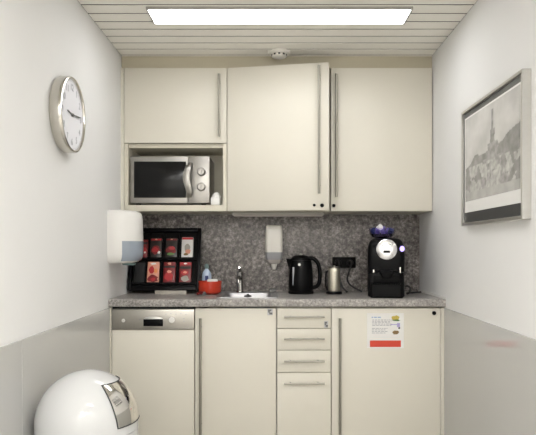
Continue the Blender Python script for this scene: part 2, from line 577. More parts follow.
# ------------------------------------------------------------------ worktop, splashback, sink
ZT = .90
SX0, SX1, SY0, SY1 = -.330, .022, 3.40, 3.845
wt = MB()
pr = [(3.33, .866), (3.332, .861), (3.337, .858), (SY0 + .01, .858), (SY0 + .01, ZT), (3.340, ZT), (3.334, ZT - .002), (3.331, ZT - .006)]
wt.prism(pr, 'X', XL, XR)
wt.box(XL, XR, SY1 - .01, 3.938, .858, ZT)
wt.box(XL, SX0 + .01, SY0 + .01, SY1 - .01, .858, ZT)
wt.box(SX1 - .01, XR, SY0 + .01, SY1 - .01, .858, ZT)
t = thing('worktop', (0, 3.64, .858), 'grey speckled stone worktop running from wall to wall', 'worktop')
obj('slab', wt, M['top'], t, ang=25)
obj('wall_seal', MB().prism([(XR, ZT), (XR - .008, ZT), (XR - .0065, ZT + .009), (XR, ZT + .012)], 'Y', 3.335, 3.938), M['white'], t)
tag(obj('splashback', MB().box(XL, XR, 3.938, 3.95, ZT, 1.397), M['splash']), 'dark grey-brown speckled stone splashback between worktop and wall cabinets', 'splashback')

t = thing('sink', (-.148, 3.645, ZT), 'small inset stainless steel sink in the worktop, right of the red bowl', 'sink')
def rrect(x0, x1, y0, y1, r, z, n=6):
    out = []
    for cx_, cy_, a0 in ((x1 - r, y1 - r, 0), (x0 + r, y1 - r, 90), (x0 + r, y0 + r, 180), (x1 - r, y0 + r, 270)):
        for i in range(n + 1):
            a = R(a0 + 90 * i / n)
            out.append((cx_ + r * math.cos(a), cy_ + r * math.sin(a), z))
    return out
s_ = MB()
bx0, bx1, by0, by1 = SX0 + .035, SX1 - .035, SY0 + .035, SY1 - .095
s_.stack([rrect(SX0, SX1, SY0, SY1, .03, ZT + .0005), rrect(SX0, SX1, SY0, SY1, .03, ZT + .006), rrect(SX0 + .006, SX1 - .006, SY0 + .006, SY1 - .006, .026, ZT + .0075),
          rrect(SX0 + .014, SX1 - .014, SY0 + .014, SY1 - .014, .022, ZT + .004),
          rrect(bx0, bx1, by0, by1, .045, ZT + .003), rrect(bx0 + .006, bx1 - .006, by0 + .006, by1 - .006, .04, ZT - .006), rrect(bx0 + .018, bx1 - .018, by0 + .018, by1 - .018, .035, ZT - .14), rrect(bx0 + .04, bx1 - .04, by0 + .04, by1 - .04, .03, ZT - .15)], cap=False)
# floor of the basin
fl = [s_.bm.verts.new(p_) for p_ in rrect(bx0 + .04, bx1 - .04, by0 + .04, by1 - .04, .03, ZT - .15)]
s_.bm.faces.new(fl)
bmesh.ops.remove_doubles(s_.bm, verts=s_.bm.verts[:], dist=1e-5)
obj('basin', s_, M['sinksteel'], t)
obj('drain', MB().lathe([(.035, ZT - .1495), (.035, ZT - .147), (.028, ZT - .146), (0, ZT - .148)], (-.148, 3.61, 0), 28), M['chrome'], t)

t = thing('tap', (-.213, 3.80, ZT + .004), 'slim chrome mixer tap standing behind the sink', 'tap')
TX, TY, zt = -.213, 3.80, ZT + .0045
obj('body', MB().lathe([(.024, zt), (.024, zt + .006), (.020, zt + .012), (.018, zt + .10), (.019, zt + .125), (.014, zt + .132), (0, zt + .133)], (TX, TY, 0), 28), M['tapsteel'], t)
sp = [(TX, TY - .012, zt + .085), (TX, TY - .05, zt + .094), (TX, TY - .10, zt + .098), (TX, TY - .135, zt + .094), (TX, TY - .15, zt + .082), (TX, TY - .152, zt + .066)]
obj('spout', MB().tube(sp, [.012, .011, .010, .010, .010, .010], 14), M['tapsteel'], t)
obj('lever', MB().tube([(TX, TY, zt + .131), (TX, TY - .005, zt + .142), (TX, TY - .03, zt + .150), (TX, TY - .07, zt + .156)], [.008, .007, .006, .005], 12), M['tapsteel'], t)
o = obj('sink_plug', MB().lathe([(.020, 0), (.022, .004), (.020, .010), (.008, .012), (.006, .018), (0, .019)], (-.147, 3.435, ZT + .0045), 24).xf(Matrix.Translation((0, -.016, 0))), M['mountblack'])
tag(o, 'small black rubber plug lying on the front rim of the sink', 'plug')
sg = MB().box(-.030, .014, 3.80, 3.828, ZT + .0045, ZT + .028, .006)
tag(obj('scouring_sponge', sg, M['mount']), 'dark scouring sponge on the back rim of the sink, below the soap dispenser', 'sponge')

# ------------------------------------------------------------------ wall cabinets
U0, U1 = 3.602, 3.620
# left, with open microwave niche
t = thing('wall_cabinet', (-.582, 3.77, 1.398), 'cream wall cabinet with an open niche holding the microwave', 'cabinet', 'wall cabinets')
x0, x1 = -.8845, -.2795
b = MB()
b.box(x0, x0 + .022, U0 + .003, 3.938, 1.398, 1.797)
b.box(x1 - .022, x1, U0 + .003, 3.938, 1.398, 1.797)
b.box(x0, x0 + .022, U1 + .012, 3.938, 1.797, 2.243)
b.box(x1 - .022, x1, U1 + .012, 3.938, 1.797, 2.243)
b.box(x0 + .022, x1 - .022, U0 + .003, 3.938, 1.398, 1.434)
b.box(x0 + .022, x1 - .022, U0 + .022, 3.938, 1.775, 1.797)
b.box(x0 + .022, x1 - .022, U1 + .002, 3.938, 2.225, 2.243)
b.box(x0 + .022, x1 - .022, 3.93, 3.938, 1.434, 2.225)
obj('body', b, M['cream_in'], t)
d = obj('door', MB().box(x0, x1, U0, U1, 1.800, 2.243, .0015), M['cream'], t)
vbar((219 - 274) * 3.57 / 610, U0, 1.832, 2.200, d)
# middle, door ajar
t = thing('wall_cabinet', (.03, 3.77, 1.398), 'cream wall cabinet in the middle with its tall door standing ajar', 'cabinet', 'wall cabinets')
x0, x1 = -.2745, .3325
obj('body', carcass(x0, x1, U1 + .012, 3.938, 1.398, 2.243, shelves=(1.68, 1.96)), M['cream_in'], t)
DM = Matrix.Translation((x0 + .002, U1, 0)) @ Matrix.Rotation(R(-11), 4, 'Z')
d = obj('door', MB().box(0, .600, -.018, 0, 1.398, 2.243, .0015).xf(DM), M['cream'], t)
vbar(.548, -.018, 1.489, 2.22, d, mtx=DM)
lock(.517, -.018, 1.426, d, DM, .008)
lock(.562, -.018, 1.424, d, DM, .011)
# right
t = thing('wall_cabinet', (.635, 3.77, 1.398), 'cream wall cabinet above the coffee machine with its tall door shut', 'cabinet', 'wall cabinets')
x0, x1 = .3365, .9345
obj('body', carcass(x0, x1, U1 + .012, 3.938, 1.398, 2.243, shelves=(1.68, 1.96)), M['cream_in'], t)
d = obj('door', MB().box(x0, x1, U0, U1, 1.398, 2.243, .0015), M['cream'], t)
vbar((336.3 - 274) * 3.57 / 610, U0, 1.479, 2.200, d)
lock(.353, U0, 1.430, d, r=.010)
# lamp below the middle cabinet
t = thing('under_cabinet_lamp', (.025, 3.72, 1.374), 'slim unlit strip lamp fixed below the middle wall cabinet', 'lamp')
obj('housing', MB().box(-.255, .305, 3.69, 3.755, 1.380, 1.3975, .003), M['lampbody'], t)
obj('diffuser', MB().box(-.245, .295, 3.685, 3.745, 1.372, 1.381, .004), M['diffoff'], t)

# ------------------------------------------------------------------ microwave
t = thing('microwave', (-.62, 3.78, 1.434), 'silver microwave oven with a dark window and two knobs in the cabinet niche', 'microwave')
mx0, mx1, my, mz0, mz1 = -.855, -.383, 3.625, 1.446, 1.724
obj('body', MB().box(mx0, mx1, my + .02, 3.92, mz0, mz1, .004), M['mwsteel'], t)
for fx in (mx0 + .04, mx1 - .04):
    for fy in (3.67, 3.88):
        obj('foot', MB().lathe([(.014, 1.4342), (.016, mz0 + .0005)], (fx, fy, 0), 16), M['blackm'], t)
sx = (188 - 274) * my / 610
dr = MB().box(mx0, sx - .001, my, my + .02, mz0, mz1, .004)
d = obj('door', dr, M['mwsteel'], t)
obj('window', MB().box(-.832, sx - .012, my - .002, my + .004, 1.478, 1.694, .001), M['glassblack'], d)
hs = [(sx + .004, my - .002, 1.482), (sx + .012, my - .024, 1.505), (sx + .004, my - .036, 1.545), (sx - .006, my - .040, 1.585), (sx - .004, my - .038, 1.625), (sx + .006, my - .028, 1.660), (sx + .014, my - .002, 1.684)]
fine = []
for i in range(len(hs) - 1):
    for j in range(4):
        fine.append(Vector(hs[i]).lerp(Vector(hs[i + 1]), j / 4))
fine.append(Vector(hs[-1]))
for _ in range(3):
    fine = [fine[0]] + [(fine[i - 1] + fine[i] * 2 + fine[i + 1]) / 4 for i in range(1, len(fine) - 1)] + [fine[-1]]
hr = []
for i, q in enumerate(fine):
    tt = (fine[min(i + 1, len(fine) - 1)] - fine[max(i - 1, 0)]).normalized()
    hw_ = .014 + .006 * math.sin(PI * i / (len(fine) - 1))
    nn = Vector((0, tt.z, -tt.y)).normalized() * .005
    hr.append([q + Vector((-hw_, 0, 0)) - nn * .3, q + Vector((-hw_ * .6, 0, 0)) - nn, q + Vector((hw_ * .6, 0, 0)) - nn, q + Vector((hw_, 0, 0)) - nn * .3, q + Vector((hw_, 0, 0)) + nn, q + Vector((-hw_, 0, 0)) + nn])
obj('handle', MB().stack(hr), M['mwsteel'], d, ang=45)
cp = obj('control_panel', MB().box(sx + .001, mx1, my, my + .02, mz0, mz1, .004), M['mwsteel'], t)
kx = (201.5 - 274) * my / 610
for z in (1.18 + (248 - 172) * my / 610, 1.18 + (248 - 187) * my / 610):
    kn = MB().lathe([(.0265, 0), (.0265, -.004), (.023, -.006), (.021, -.020), (.019, -.023), (0, -.023)], (kx, my, z), 30, 'Y')
    kn.box(kx - .003, kx + .003, my - .028, my - .02, z - .016, z + .016, .001, 1)
    o = obj('knob', kn, M['mwsteel'], cp)
for z in (1.632, 1.543):
    mk = MB()
    for i in range(9):
        a = R(-50 + i * 35)
        X, Z = kx + .029 * math.cos(a), z + .029 * math.sin(a)
        mk.box(X - .0015, X + .0015, my - .0006, my + .001, Z - .0015, Z + .0015)
    obj('dial_marks', mk, M['ink'], cp)
# tissue pack next to it
t = thing('tissue_pack', (-.352, 3.655, 1.434), 'small white pack with a crumpled tissue on top, right of the microwave', 'tissues')
obj('pack', MB().box(-.378, -.322, 3.632, 3.685, 1.4345, 1.482, .006, 3), M['paper'], t)
rg = random.Random(9)
def crump(u, v):
    a, b_ = u * 2 * PI, v * PI / 2
    r_ = .024 * (1 + .35 * noise.noise((math.cos(a) * 2, math.sin(a) * 2, v * 4)))
    return Vector((-.346 + r_ * math.cos(a) * math.cos(b_) * 1.05, 3.658 + r_ * math.sin(a) * math.cos(b_) * .8, 1.481 + .032 * math.sin(b_) * (1 + .25 * noise.noise((math.cos(a) * 3, math.sin(a) * 3, v * 3 + 5)))))
obj('tissue', MB().grid(crump, 22, 8), M['paper'], t)

# ------------------------------------------------------------------ towel dispenser on the left wall
t = thing('towel_dispenser', (XL, 3.42, 1.098), 'white wall dispenser with a grey window, on the left wall over the worktop', 'dispenser')
def dshape(k, z, n=36, pr=.166, hw=.125, yc=3.432, x0=XL + .0005):
    out = []
    for i in range(n + 1):
        a = -PI / 2 + PI * i / n
        ca, sa = math.cos(a), math.sin(a)
        e = 2 / 2.3
        out.append((x0 + pr * k[0] * abs(ca) ** e, yc + hw * k[1] * math.copysign(abs(sa) ** e, sa), z))
    return out
rings = []
for z, kx_, ky in ((1.095, .58, .66), (1.097, .70, .78), (1.105, .85, .89), (1.122, .955, .965), (1.145, 1, 1), (1.24, 1, 1), (1.33, .99, .99), (1.362, .97, .975), (1.378, .92, .94), (1.386, .82, .87), (1.389, .66, .74)):
    rings.append(dshape((kx_, ky), z))
obj('cover', MB().stack(rings), M['white'], t, ang=50)
wr = []
for z, kx_, ky in ((1.108, .885, .915), (1.124, .965, .975), (1.145, 1.003, 1.003), (1.20, 1.004, 1.004), (1.218, 1.004, 1.004)):
    full = dshape((kx_, ky), z)
    outer = full[5:]
    inner = [(p_[0] - .002, p_[1], p_[2]) for p_ in outer]
    wr.append([(XL + (p_[0] - XL) * 1.006, 3.432 + (p_[1] - 3.432) * 1.006, p_[2]) for p_ in outer])
g = MB()
n_ = len(wr[0])
g.grid(lambda u, v: Vector(wr[round(v * (len(wr) - 1))][round(u * (n_ - 1))]), n_ - 1, len(wr) - 1)
obj('window', g, M['greyplast'], t)
obj('paper_outlet', MB().lathe([(.035, 1.084), (.04, 1.0945)], (XL + .09, 3.432, 0), 24), M['teal'], t)

# ------------------------------------------------------------------ soap dispenser on the splashback
t = thing('soap_dispenser', (0, 3.89, 1.04), 'white soap dispenser with a grey lower part on the splashback above the sink', 'dispenser')
YS = 3.9375
def srr(w_, d_, z, r=.02):
    return rrect(-w_ / 2, w_ / 2, YS - d_, YS, min(r, d_ / 2.2, w_ / 2.2), z)
obj('cover', MB().stack([srr(.110, .085, 1.153), srr(.110, .088, 1.17), srr(.108, .088, 1.29), srr(.104, .084, 1.315), srr(.096, .074, 1.324), srr(.084, .06, 1.327)]), M['soapwhite'], t, ang=50)
obj('reservoir_band', MB().stack([srr(.098, .076, 1.106), srr(.108, .084, 1.118), srr(.108, .084, 1.1525)]), M['greywin'], t, ang=50)
obj('push_bar', MB().stack([rrect(-.030, .030, YS - .062, YS - .01, .015, 1.079), rrect(-.040, .040, YS - .07, YS - .006, .018, 1.085), rrect(-.049, .049, YS - .076, YS - .002, .018, 1.1055)]), M['diffoff'], t, ang=50)
obj('nozzle', MB().lathe([(.011, 1.042), (.014, 1.045), (.021, 1.079)], (0.0, YS - .038, 0), 24), M['soapwhite'], t)

# ------------------------------------------------------------------ display rack with sachets
RM = Matrix.Translation((-.676, 3.752, .9155)) @ Matrix.Rotation(R(-15.5), 4, 'X')
t = thing('display_rack', (-.676, 3.76, ZT), 'black display rack of red packets leaning at the left end of the worktop', 'rack')
W2, H = .219, .398
obj('back_panel', MB().box(-W2 + .01, W2 - .01, .006, .014, .01, H - .01).xf(RM), M['blackm'], t)
f = MB()
f.box(-W2, -W2 + .018, -.028, .014, 0, H, .003)
f.box(W2 - .022, W2, -.028, .014, 0, H, .003)
f.box(-W2 + .018, W2 - .022, -.028, .014, H - .022, H, .003)
f.box(-W2 + .018, W2 - .022, -.028, .014, 0, .03, .003)
obj('frame', f.xf(RM), M['black'], t)
for z in (.036, .194):
    sh = MB()
    sh.box(-W2 + .018, W2 - .022, -.026, .006, z, z + .004)
    sh.box(-W2 + .018, W2 - .022, -.027, -.024, z, z + .014)
    obj('shelf', sh.xf(RM), M['black'], t)
for u, za, zb in ((-.104, .199, H - .024), (-.012, .199, H - .024), (.086, .199, H - .024), (-.115, .041, .192), (-.020, .041, .192), (.079, .041, .192)):
    obj('divider', MB().box(u - .0015, u + .0015, -.02, .006, za, zb).xf(RM), M['black'], t)
obj('slot_liner', MB().box(-.188, -.122, -.010, .0055, .045, .178, .002).xf(RM), M['dark'], t)
ft = MB()
ft.prism([(3.69, ZT + .0005), (3.80, ZT + .0005), (3.80, ZT + .010), (3.72, ZT + .013), (3.705, ZT + .022), (3.695, ZT + .022)], 'X', -.722, -.532, .001)
o = obj('stand_foot', ft, M['beige'], t)
o['label'] = 'beige metal foot'
def packet(u, z, w_, h, body, prints, label):
    t = thing('food_packet', RM @ Vector((u, -.010, z)), label, 'packet', 'packets in the display rack')
    ya, yb = -.0205, .0045
    obj('pack', MB().box(u - w_ / 2, u + w_ / 2, ya, yb, z, z + h, .004, 2).xf(RM), M[body], t)
    for k, (nm_, fu, fv, fw_, fh, m_) in enumerate(prints):
        pr_ = MB()
        if nm_ == 'printed_band':
            pr_.box(-w_ * fw_ / 2, w_ * fw_ / 2, -.0003, 0, -h * fh / 2, h * fh / 2)
        else:
            blob(0, 0, w_ * fw_ / 2, h * fh / 2, 0, pr_, int(abs(u) * 1000 + k * 13) % 90 + 2)
        pr_.xf(RM @ Matrix.Translation((u + w_ * fu, ya - .0004 - .0004 * k, z + h * fv)))
        obj(nm_, pr_, M[m_], t)
E_, B_, S_ = 'printed_emblem', 'printed_band', 'printed_spot'
packet(-.135, .200, .046, .125, 'redpack', [(E_, .1, .45, .6, .3, 'brightred'), (S_, .15, .32, .3, .10, 'paper'), (B_, 0, .8, .9, .12, 'blackpack')], 'dark red packet half hidden behind the towel dispenser')
packet(-.060, .200, .072, .134, 'blackpack', [(B_, 0, .92, .9, .08, 'brightred'), (E_, 0, .42, .86, .42, 'redpack'), (E_, -.08, .42, .6, .26, 'brightred'), (S_, .28, .30, .24, .14, 'paper'), (S_, .0, .93, .2, .07, 'salmon')], 'black and red packet with a pale spot, upper row second from left')
packet(.036, .200, .074, .134, 'blackpack', [(B_, 0, .92, .9, .07, 'redpack'), (E_, 0, .42, .84, .40, 'redpack'), (E_, .05, .50, .55, .18, 'brightred'), (E_, -.05, .22, .7, .14, 'green'), (S_, 0, .93, .18, .06, 'salmon')], 'dark packet with red and green print, upper row left of the white one')
packet(.135, .200, .072, .140, 'paper', [(B_, 0, .93, .96, .10, 'brightred'), (E_, 0, .50, .6, .36, 'beige'), (E_, .08, .34, .5, .22, 'salmon'), (S_, -.1, .2, .4, .12, 'brownprint')], 'pale packet with a red top, upper row at the right')
packet(-.070, .041, .074, .140, 'salmon', [(E_, 0, .22, .9, .36, 'redpack'), (E_, -.12, .62, .5, .34, 'brightred'), (E_, .22, .58, .36, .22, 'orange'), (S_, 0, .90, .5, .10, 'paper'), (S_, .02, .20, .4, .16, 'brightred')], 'orange packet with red print, lower row beside the empty slot')
packet(.030, .041, .074, .138, 'redpack', [(B_, 0, .78, .94, .10, 'blackpack'), (E_, 0, .34, .8, .44, 'brightred'), (S_, 0, .55, .4, .14, 'salmon'), (S_, 0, .92, .32, .12, 'salmon')], 'deep red packet in the middle of the lower row')
packet(.128, .041, .074, .138, 'redpack', [(B_, 0, .92, .9, .10, 'brightred'), (B_, 0, .74, .94, .12, 'blackpack'), (E_, 0, .24, .7, .26, 'beige'), (E_, 0, .50, .7, .24, 'brightred'), (S_, 0, .52, .3, .12, 'salmon'), (S_, 0, .92, .3, .08, 'paper')], 'dark red packet with pale lower print, lower row at the right')

# ------------------------------------------------------------------ red bowl and friends
t = thing('red_bowl', (-.388, 3.70, ZT), 'glossy red plastic bowl standing left of the sink', 'bowl')
bc = (-.388, 3.70, 0)
obj('shell', MB().lathe([(.046, ZT + .0005), (.054, ZT + .004), (.066, ZT + .014), (.0685, ZT + .030), (.0675, ZT + .031), (.0695, ZT + .050), (.0685, ZT + .051), (.0700, ZT + .075), (.0670, ZT + .075), (.065, ZT + .045), (.058, ZT + .02), (0, ZT + .014)], bc, 40, caps=False), M['red'], t)
obj('rim', MB().lathe([(.0695, ZT + .072), (.0715, ZT + .075), (.0705, ZT + .080), (.067, ZT + .080), (.066, ZT + .075)], bc, 40, caps=False), M['red'], t)
tag(obj('folded_cloth', MB().box(-.403, -.343, 3.672, 3.722, ZT + .040, ZT + .092, .006, 3).xf(Matrix.Identity(4)), M['paper']), 'white folded cloth poking out of the red bowl', 'cloth')
t = thing('dish_soap_bottle', (-.421, 3.815, ZT), 'pale blue dish soap bottle with a teal cap behind the red bowl', 'bottle')
bc = (-.421, 3.815, 0)
obj('bottle', MB().lathe([(.022, ZT + .0005), (.028, ZT + .004), (.030, ZT + .06), (.030, ZT + .105), (.026, ZT + .125), (.015, ZT + .142), (.010, ZT + .148), (.010, ZT + .152)], bc, 28, ry=.75), M['paleblue'], t)
obj('cap', MB().lathe([(.012, ZT + .1525), (.014, ZT + .160), (.014, ZT + .172), (.010, ZT + .180), (0, ZT + .182)], bc, 20), M['teal'], t)
obj('bottle_label', MB().box(-.428, -.408, 3.7895, 3.7925, ZT + .06, ZT + .108), M['navy'], t)
t = thing('dish_brush', (-.428, 3.60, ZT), 'dark red dish brush lying in front of the red bowl', 'brush')
obj('handle', MB().tube([(-.447, 3.57, ZT + .012), (-.437, 3.595, ZT + .014), (-.425, 3.615, ZT + .016)], [.008, .009, .010], 10), M['dkred'], t)
obj('brush_head', MB().lathe([(.0, ZT + .001), (.016, ZT + .001), (.018, ZT + .012), (.012, ZT + .020), (0, ZT + .021)], (-.418, 3.622, 0), 20), M['mount'], t)

# ------------------------------------------------------------------ kettle
def smooth_path(pts, n=6):
    P_ = [Vector(p) for p in pts]
    out = []
    for i in range(len(P_) - 1):
        p0, p1, p2, p3 = P_[max(i - 1, 0)], P_[i], P_[i + 1], P_[min(i + 2, len(P_) - 1)]
        for j in range(n):
            s = j / n
            out.append(.5 * ((2 * p1) + (p2 - p0) * s + (2 * p0 - 5 * p1 + 4 * p2 - p3) * s * s + (3 * p1 - p0 - 3 * p2 + p3) * s ** 3))
    out.append(P_[-1])
    return out
KX, KY = .165, 3.74
t = thing('kettle', (KX, KY, ZT), 'black electric kettle with its handle to the right', 'kettle')
obj('power_base', MB().lathe([(.074, ZT + .0005), (.078, ZT + .004), (.078, ZT + .014), (.070, ZT + .020)], (KX, KY, 0), 40), M['blackm'], t)
obj('body', MB().lathe([(.072, ZT + .0205), (.075, ZT + .026), (.076, ZT + .06), (.074, ZT + .12), (.068, ZT + .18), (.064, ZT + .205)], (KX, KY, 0), 44), M['black'], t)
obj('lid', MB().lathe([(.064, ZT + .2055), (.061, ZT + .218), (.046, ZT + .231), (.016, ZT + .237), (0, ZT + .2375)], (KX, KY, 0), 40), M['black'], t)
obj('lid_knob', MB().lathe([(.009, ZT + .2295), (.011, ZT + .236), (.007, ZT + .240), (0, ZT + .241)], (KX, KY - .012, .0065), 18), M['silver'], t)
sp = MB()
sp.stack([[(KX - .060, KY - .026, ZT + .150), (KX - .060, KY + .026, ZT + .150), (KX - .074, KY, ZT + .150)],
          [(KX - .056, KY - .030, ZT + .185), (KX - .056, KY + .030, ZT + .185), (KX - .082, KY, ZT + .185)],
          [(KX - .052, KY - .032, ZT + .212), (KX - .052, KY + .032, ZT + .212), (KX - .092, KY, ZT + .216)]])
obj('spout', sp, M['black'], t)
hp = smooth_path([(KX + .040, KY - .012, ZT + .216), (KX + .070, KY - .016, ZT + .217), (KX + .096, KY - .02, ZT + .198), (KX + .110, KY - .022, ZT + .165), (KX + .115, KY - .022, ZT + .12), (KX + .112, KY - .02, ZT + .075), (KX + .098, KY - .016, ZT + .048), (KX + .072, KY - .010, ZT + .038)], 4)
obj('handle', MB().tube(hp, .0125, 14, 1.25), M['black'], t)
obj('water_gauge', MB().box(KX - .053, KX - .043, KY - .0585, KY - .050, ZT + .055, ZT + .165, .002), M['greywin'], t)
obj('button', MB().lathe([(.008, 0), (.008, -.008), (0, -.009)], (KX - .012, KY - .0635, ZT + .180), 18, 'Y'), M['silver'], t)

# ------------------------------------------------------------------ milk frother
FX, FY = .367, 3.72
t = thing('milk_frother', (FX, FY, ZT), 'shiny steel milk frother jug on a black base, right of the kettle', 'frother')
obj('power_base', MB().lathe([(.048, ZT + .0005), (.050, ZT + .004), (.047, ZT + .014), (.036, ZT + .016)], (FX, FY, 0), 32), M['black'], t)
obj('jug', MB().lathe([(.034, ZT + .0165), (.0355, ZT + .02), (.0365, ZT + .15), (.036, ZT + .156)], (FX, FY, 0), 36), M['frother'], t)
obj('lid', MB().lathe([(.036, ZT + .1565), (.036, ZT + .163), (.033, ZT + .1665), (.010, ZT + .1675), (.008, ZT + .172), (0, ZT + .173)], (FX, FY, 0), 32), M['handle'], t)
obj('grip', MB().tube([(FX - .036, FY, ZT + .14), (FX - .048, FY - .002, ZT + .135), (FX - .052, FY - .004, ZT + .10), (FX - .051, FY - .004, ZT + .05), (FX - .042, FY, ZT + .02)], .006, 10), M['black'], t)

# ------------------------------------------------------------------ socket and cables
t = thing('wall_socket', (.449, 3.938, 1.05), 'black double power socket on the splashback behind the milk frother', 'socket')
obj('housing', MB().box(.376, .524, 3.902, 3.9375, 1.052, 1.122, .005), M['blackm'], t)
for sx_ in (.412, .488):
    obj('outlet', MB().lathe([(.024, 0), (.024, -.004), (.020, -.004), (.019, 0.001), (0, .001)], (sx_, 3.902, 1.087), 28, 'Y', caps=False), M['black'], t)
zc = ZT + .0095
t = thing('power_cable', (.44, 3.85, ZT), 'black cable hanging from the socket to the milk frother', 'cable')
obj('plug', MB().lathe([(.016, 0), (.018, -.012), (.012, -.026), (.006, -.032)], (.412, 3.8985, 1.087), 20, 'Y'), M['cable'], t)
obj('cord', MB().tube(smooth_path([(.412, 3.868, 1.087), (.412, 3.855, 1.07), (.414, 3.855, 1.0), (.428, 3.84, .94), (.452, 3.82, zc), (.455, 3.79, zc), (.447, 3.765, zc)]), .0055, 8), M['cable'], t)
t = thing('power_cable', (.52, 3.85, ZT), 'black cable running from the socket down to the left side of the coffee machine', 'cable')
obj('plug', MB().lathe([(.016, 0), (.018, -.012), (.012, -.026), (.006, -.032)], (.488, 3.8985, 1.087), 20, 'Y'), M['cable'], t)
obj('cord', MB().tube(smooth_path([(.488, 3.868, 1.087), (.486, 3.855, 1.07), (.474, 3.85, 1.03), (.462, 3.845, .985), (.478, 3.845, .95), (.515, 3.84, .925), (.545, 3.83, zc), (.552, 3.828, zc)]), .0055, 8), M['cable'], t)

# ------------------------------------------------------------------ coffee machine
CX = .637
t = thing('coffee_machine', (CX, 3.62, ZT), 'black capsule coffee machine with a round silver front, at the right end of the worktop', 'coffee machine')
def mrings(zs, yf, yb, hw, r=.03):
    return [rrect(CX - h, CX + h, f_, b_, r, z) for z, f_, b_, h in zs]
# pedestal and head as one body, with shoulders
obj('body', MB().stack(mrings([(ZT + .0005, 3.475, 3.80, .100), (ZT + .006, 3.47, 3.80, .104), (ZT + .125, 3.50, 3.80, .103), (ZT + .137, 3.50, 3.80, .103)], 0, 0, 0)), M['black'], t, ang=50)
hd = mrings([(ZT + .1375, 3.49, 3.80, .101), (ZT + .145, 3.468, 3.80, .104), (ZT + .24, 3.46, 3.80, .105), (ZT + .285, 3.465, 3.80, .103), (ZT + .315, 3.478, 3.795, .094), (ZT + .332, 3.50, 3.785, .078), (ZT + .338, 3.53, 3.77, .058)], 0, 0, 0)
obj('brewing_head', MB().stack(hd), M['black'], t, ang=50)
fz = 1.18 + (248 - 249.5) * 3.45 / 610
fx = (387 - 274) * 3.45 / 610
fo = obj('front_disc', MB().lathe([(.059, .015), (.060, 0), (.058, -.008), (.050, -.013), (.030, -.016), (0, -.017)], (fx, 3.462, fz), 48, 'Y'), M['polished'], t)
fo['label'] = 'round silver front disc'
obj('capsule_slot', MB().box(fx - .019, fx + .019, 3.438, 3.450, fz - .019, fz - .005, .004), M['black'], fo)
bd = MB()
bd.tube([(fx + .03 * math.cos(a), 3.446, fz + .034 * math.sin(a)) for a in [R(25 + 130 * i / 14) for i in range(15)]], .003, 8)
obj('embossed_arc', bd, M['steel'], fo)
obj('outlet_spout', MB().stack([rrect(fx - .026, fx + .026, 3.446, 3.475, .01, ZT + .112), rrect(fx - .040, fx + .040, 3.438, 3.50, .012, ZT + .142), rrect(fx - .044, fx + .044, 3.442, 3.50, .012, ZT + .152)]), M['black'], t)
for s in (-1, 1):
    X = fx + s * .073 + (.002 if s > 0 else 0)
    obj('chrome_trim', MB().box(X - .004, X + .004, 3.455, 3.475, ZT + .138, ZT + (.172 if s > 0 else .158), .002), M['chrome'], t)
li = obj('indicator', MB().lathe([(.013, .01), (.013, -.004), (.010, -.008), (0, -.009)], (CX + .088, 3.458, fz + .004), 20, 'Y', ry=1.25), M['lilac'], t)
li['label'] = 'glowing purple button'
# drip tray
t.location.x += .024
t.rotation_euler.z = R(-8.5)
dt = obj('drip_tray', MB().stack([rrect(CX - .088, CX + .088, 3.405, 3.48, .02, ZT + .0005), rrect(CX - .092, CX + .092, 3.40, 3.48, .022, ZT + .006), rrect(CX - .092, CX + .092, 3.40, 3.48, .022, ZT + .070), rrect(CX - .090, CX + .090, 3.402, 3.48, .022, ZT + .074)]), M['blackm'], t)
gr = MB()
for i in range(13):
    X = CX - .078 + i * .013
    gr.box(X - .003, X + .003, 3.412, 3.466, ZT + .0742, ZT + .077)
obj('grille', gr, M['black'], dt)
obj('cup_support', MB().box(CX - .075, CX + .075, 3.462, 3.474, ZT + .080, ZT + .124, .004), M['blackm'], t)
obj('water_tank', MB().box(CX - .085, CX + .085, 3.8005, 3.83, ZT + .02, ZT + .27, .008), M['black'], t)
t = thing('power_cable', (.80, 3.6, ZT), 'black cable looping out of the right side of the coffee machine to the wall corner', 'cable')
obj('cord', MB().tube(smooth_path([(.768, 3.56, ZT + .055), (.778, 3.555, ZT + .058), (.794, 3.56, ZT + .046), (.796, 3.58, ZT + .022), (.79, 3.61, zc), (.80, 3.66, zc), (.85, 3.70, zc), (.90, 3.74, zc)]), .0055, 8), M['cable'], t)

# glass bowl of capsules on the machine
GZ = ZT + .3385
gx, gy = .637, 3.60
t = thing('glass_bowl', (gx, gy, GZ), 'small purple tinted glass bowl on top of the coffee machine', 'bowl')
obj('bowl', MB().lathe([(.034, GZ + .0005), (.054, GZ + .004), (.070, GZ + .022), (.076, GZ + .058), (.0735, GZ + .058), (.067, GZ + .024), (.050, GZ + .008), (0, GZ + .006)], (gx, gy, 0), 40, caps=False), M['purpleglass'], t)
cap_prof = [(.010, 0), (.013, .002), (.0165, .022), (.0185, .024), (.0185, .026), (0, .0265)]
first = None
spots = [(-.034, -.022, .028, 20, 'purple'), (.006, -.040, .026, -25, 'purple'), (.040, -.012, .030, 30, 'navy'), (.0, .006, .044, 12, 'purple'), (-.036, .022, .034, -40, 'navy'), (.030, .030, .034, 50, 'purple'), (-.026, -.008, .058, 65, 'paper')]
wh = ['at the front left', 'at the front', 'at the right', 'in the middle', 'at the back left', 'at the back right', 'on top']
cn = {'purple': 'purple foil', 'navy': 'dark blue', 'paper': 'white'}
